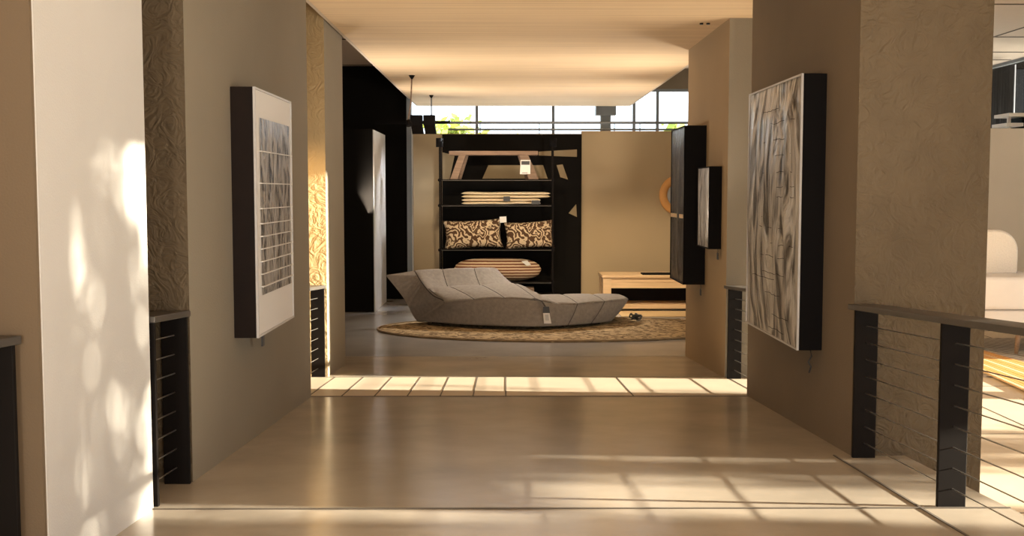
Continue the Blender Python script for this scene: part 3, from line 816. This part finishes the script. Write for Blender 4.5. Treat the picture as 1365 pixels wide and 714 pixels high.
# white rack above the low wall
rk = thing('display_rack', (at(1350, 170, 16.6).x, 16.6, 0), 'white display rack with black boxes showing above the low tan wall', 'rack')
for py, a, c in ((153.5, 1337, 1372), (166.5, 1334, 1356)):
    p0, p1 = at(a, py, 16.5), at(c, py, 16.5); b = MB(); b.box(p0.x, 16.3, p0.z - .03, p1.x, 16.8, p0.z + .02); b.build('board', M['white'], rk)
for px in (1346, 1369):
    p0 = at(px, 153.5, 16.5); b = MB(); b.box(p0.x - .02, 16.5, 0, p0.x + .02, 16.55, p0.z); b.build('post', M['white'], rk)
p0, p1 = at(1356, 170, 16.5), at(1368, 157, 16.5); b = MB(); b.box(p0.x, 16.35, p0.z - .05, p1.x, 16.75, p1.z); b.build('box', M['black'], rk)

# ------------------------------------------------------------------ trees outside
def tree(x, y, h, r, n, label, seed, low=1.0, leaf=.16, flat=.55, sp=.28):
    rnd = random.Random(seed)
    t = thing('tree', (x, y, -.1), label, 'tree', 'trees outside the windows')
    b = MB(); b.tube([(x, y, -.1), (x + .05, y, h * .35), (x - .05, y + .1, h * .8)], [.18, .14, .05], 8)
    for k in range(7):
        a = rnd.uniform(0, 6.3); zz = h * rnd.uniform(.3, .6)
        b.tube([(x, y, zz), (x + math.cos(a) * r * .35, y + math.sin(a) * r * .35, zz + h * .13), (x + math.cos(a) * r * .7, y + math.sin(a) * r * .7, zz + h * .2)], [.07, .045, .02], 6)
    b.build('trunk', M['bark'], t)
    b = MB(); cl = []
    while len(cl) < 60:
        p = Vector((rnd.uniform(-1, 1), rnd.uniform(-1, 1), rnd.uniform(-1, 1)))
        if p.length < 1: cl.append(Vector((x + p.x * r * flat, y + p.y * r, (low + h) / 2 + p.z * (h - low) / 2)))
    for k in range(n):
        c = rnd.choice(cl) + Vector((rnd.gauss(0, sp), rnd.gauss(0, sp), rnd.gauss(0, sp)))
        a = Vector((rnd.gauss(0, 1), rnd.gauss(0, 1), rnd.gauss(0, 1))).normalized(); d = a.orthogonal().normalized()
        s1 = leaf * rnd.uniform(.6, 1.3); s2 = s1 * .5
        b.face([c - a * s1, c + d * s2, c + a * s1, c - d * s2])
    b.build('foliage', M['leaf'], t, recalc=False)
    return t
tree(20.5, .2, 8.6, 1.3, 1000, 'leafy tree outside the right windows, closest to the viewer', 1, 1.5)
tree(20.0, 3.95, 9.2, .85, 9000, 'leafy tree outside the right windows with the densest crown', 2, 4.6, .15, .8, .15)
tree(16.0, 2.5, 6.4, .7, 2300, 'slender sparse tree outside the right windows beside the dense one', 4, 2.2, .10, .8, .12)
tree(16.4, 4.4, 4.1, .8, 620, 'low small tree outside the right windows under the dense crown', 9, 1.4, .10, .8, .12)
tree(17.5, 6.6, 6.6, .9, 1100, 'leafy tree outside the right windows, furthest along the glass', 3, 1.5, .12, .8, .2)
tree(16.0, 33.0, 5.6, 3.0, 2500, 'yellow green tree seen through the far right window beside the curtain', 5, .5, .22, 1)
tree(8, 41, 4.55, 2.8, 2000, 'yellow green treetop beyond the back glazing, right side', 6, .5, .25, 1)
tree(-2, 42, 4.5, 2.8, 2000, 'yellow green treetop beyond the back glazing, left side', 7, .5, .25, 1)

# ------------------------------------------------------------------ ceiling lights, added spots and fill lamps
def add_spot(x, y, z, e, tgt, label, size=1.2, col=(1, .78, .52)):
    lamp('added_spot', 'SPOT', (x, y, z - .02), tgt, e, col, spot_size=size, spot_blend=.7, shadow_soft_size=.08)  # spot added under the ceiling, no fitting there
for px, w_ in ((935, 'left'), (944, 'right')):
    p = at(px, 35, 10.5); t = thing('ceiling_spotlight', (p.x, 10.5, CZ), 'tiny black recessed ceiling light by the right pier, the %s of two' % w_, 'lamp', 'pair of tiny recessed ceiling lights')
    b = MB(); b.tube([(p.x, 10.5, CZ - .012), (p.x, 10.5, CZ + .01)], .018, 12); b.build('rim', M['black'], t)
    b = MB(); b.tube([(p.x, 10.5, CZ - .016), (p.x, 10.5, CZ - .004)], .010, 12); b.build('lens', M['grey_metal'], t)
add_spot(1.2, 14.6, CZ, 620, (2.1, 18.0, .3), 'added spot without fitting aimed at the tan wall', .85)
add_spot(-.5, 15.0, CZ, 260, (-.1, 18.6, 1.4), 'added spot without fitting aimed at the shelves', .8)
add_spot(.3, 17.6, CZ, 560, (.1, 15.9, .3), 'added spot without fitting above the daybed', 1.2, (1, .9, .78))
# added warm spot for the gold sunlit face; unseen fills added for ceiling brightness
lamp('added_warm_spot', 'SPOT', (-2.35, 8.95, 2.0), (-1.95, 10.36, 1.25), 70, (1, .66, .30), spot_size=1.5, spot_blend=.5, shadow_soft_size=.1)
for x, y, tx_, ty_, e in ((-2.35, 9.55, .3, 9.6, 4), (2.6, 9.5, -.2, 9.6, 4), (2.75, 5.0, 0, 6.0, 4),
                          (-2.6, 13.8, .0, 13.4, 24), (2.8, 13.8, 0, 13.4, 24), (-2.2, 16.9, 0, 17.8, 20), (2.9, 16.6, 0, 17.6, 20), (-1.1, -.8, .3, 3.5, 34), (1.1, -.8, -.3, 3.5, 34)):
    lamp('added_ceiling_fill', 'AREA', (x, y, 1.7), (tx_, ty_, CZ), e, (1, .87, .72), size=.35, spread=math.radians(110))
add_spot(-.3, 18.5, CZ, 300, (-2.0, 18.3, 1.5), 'added spot without fitting aimed at the pale panel on the black partition', .9, (.9, .95, 1))
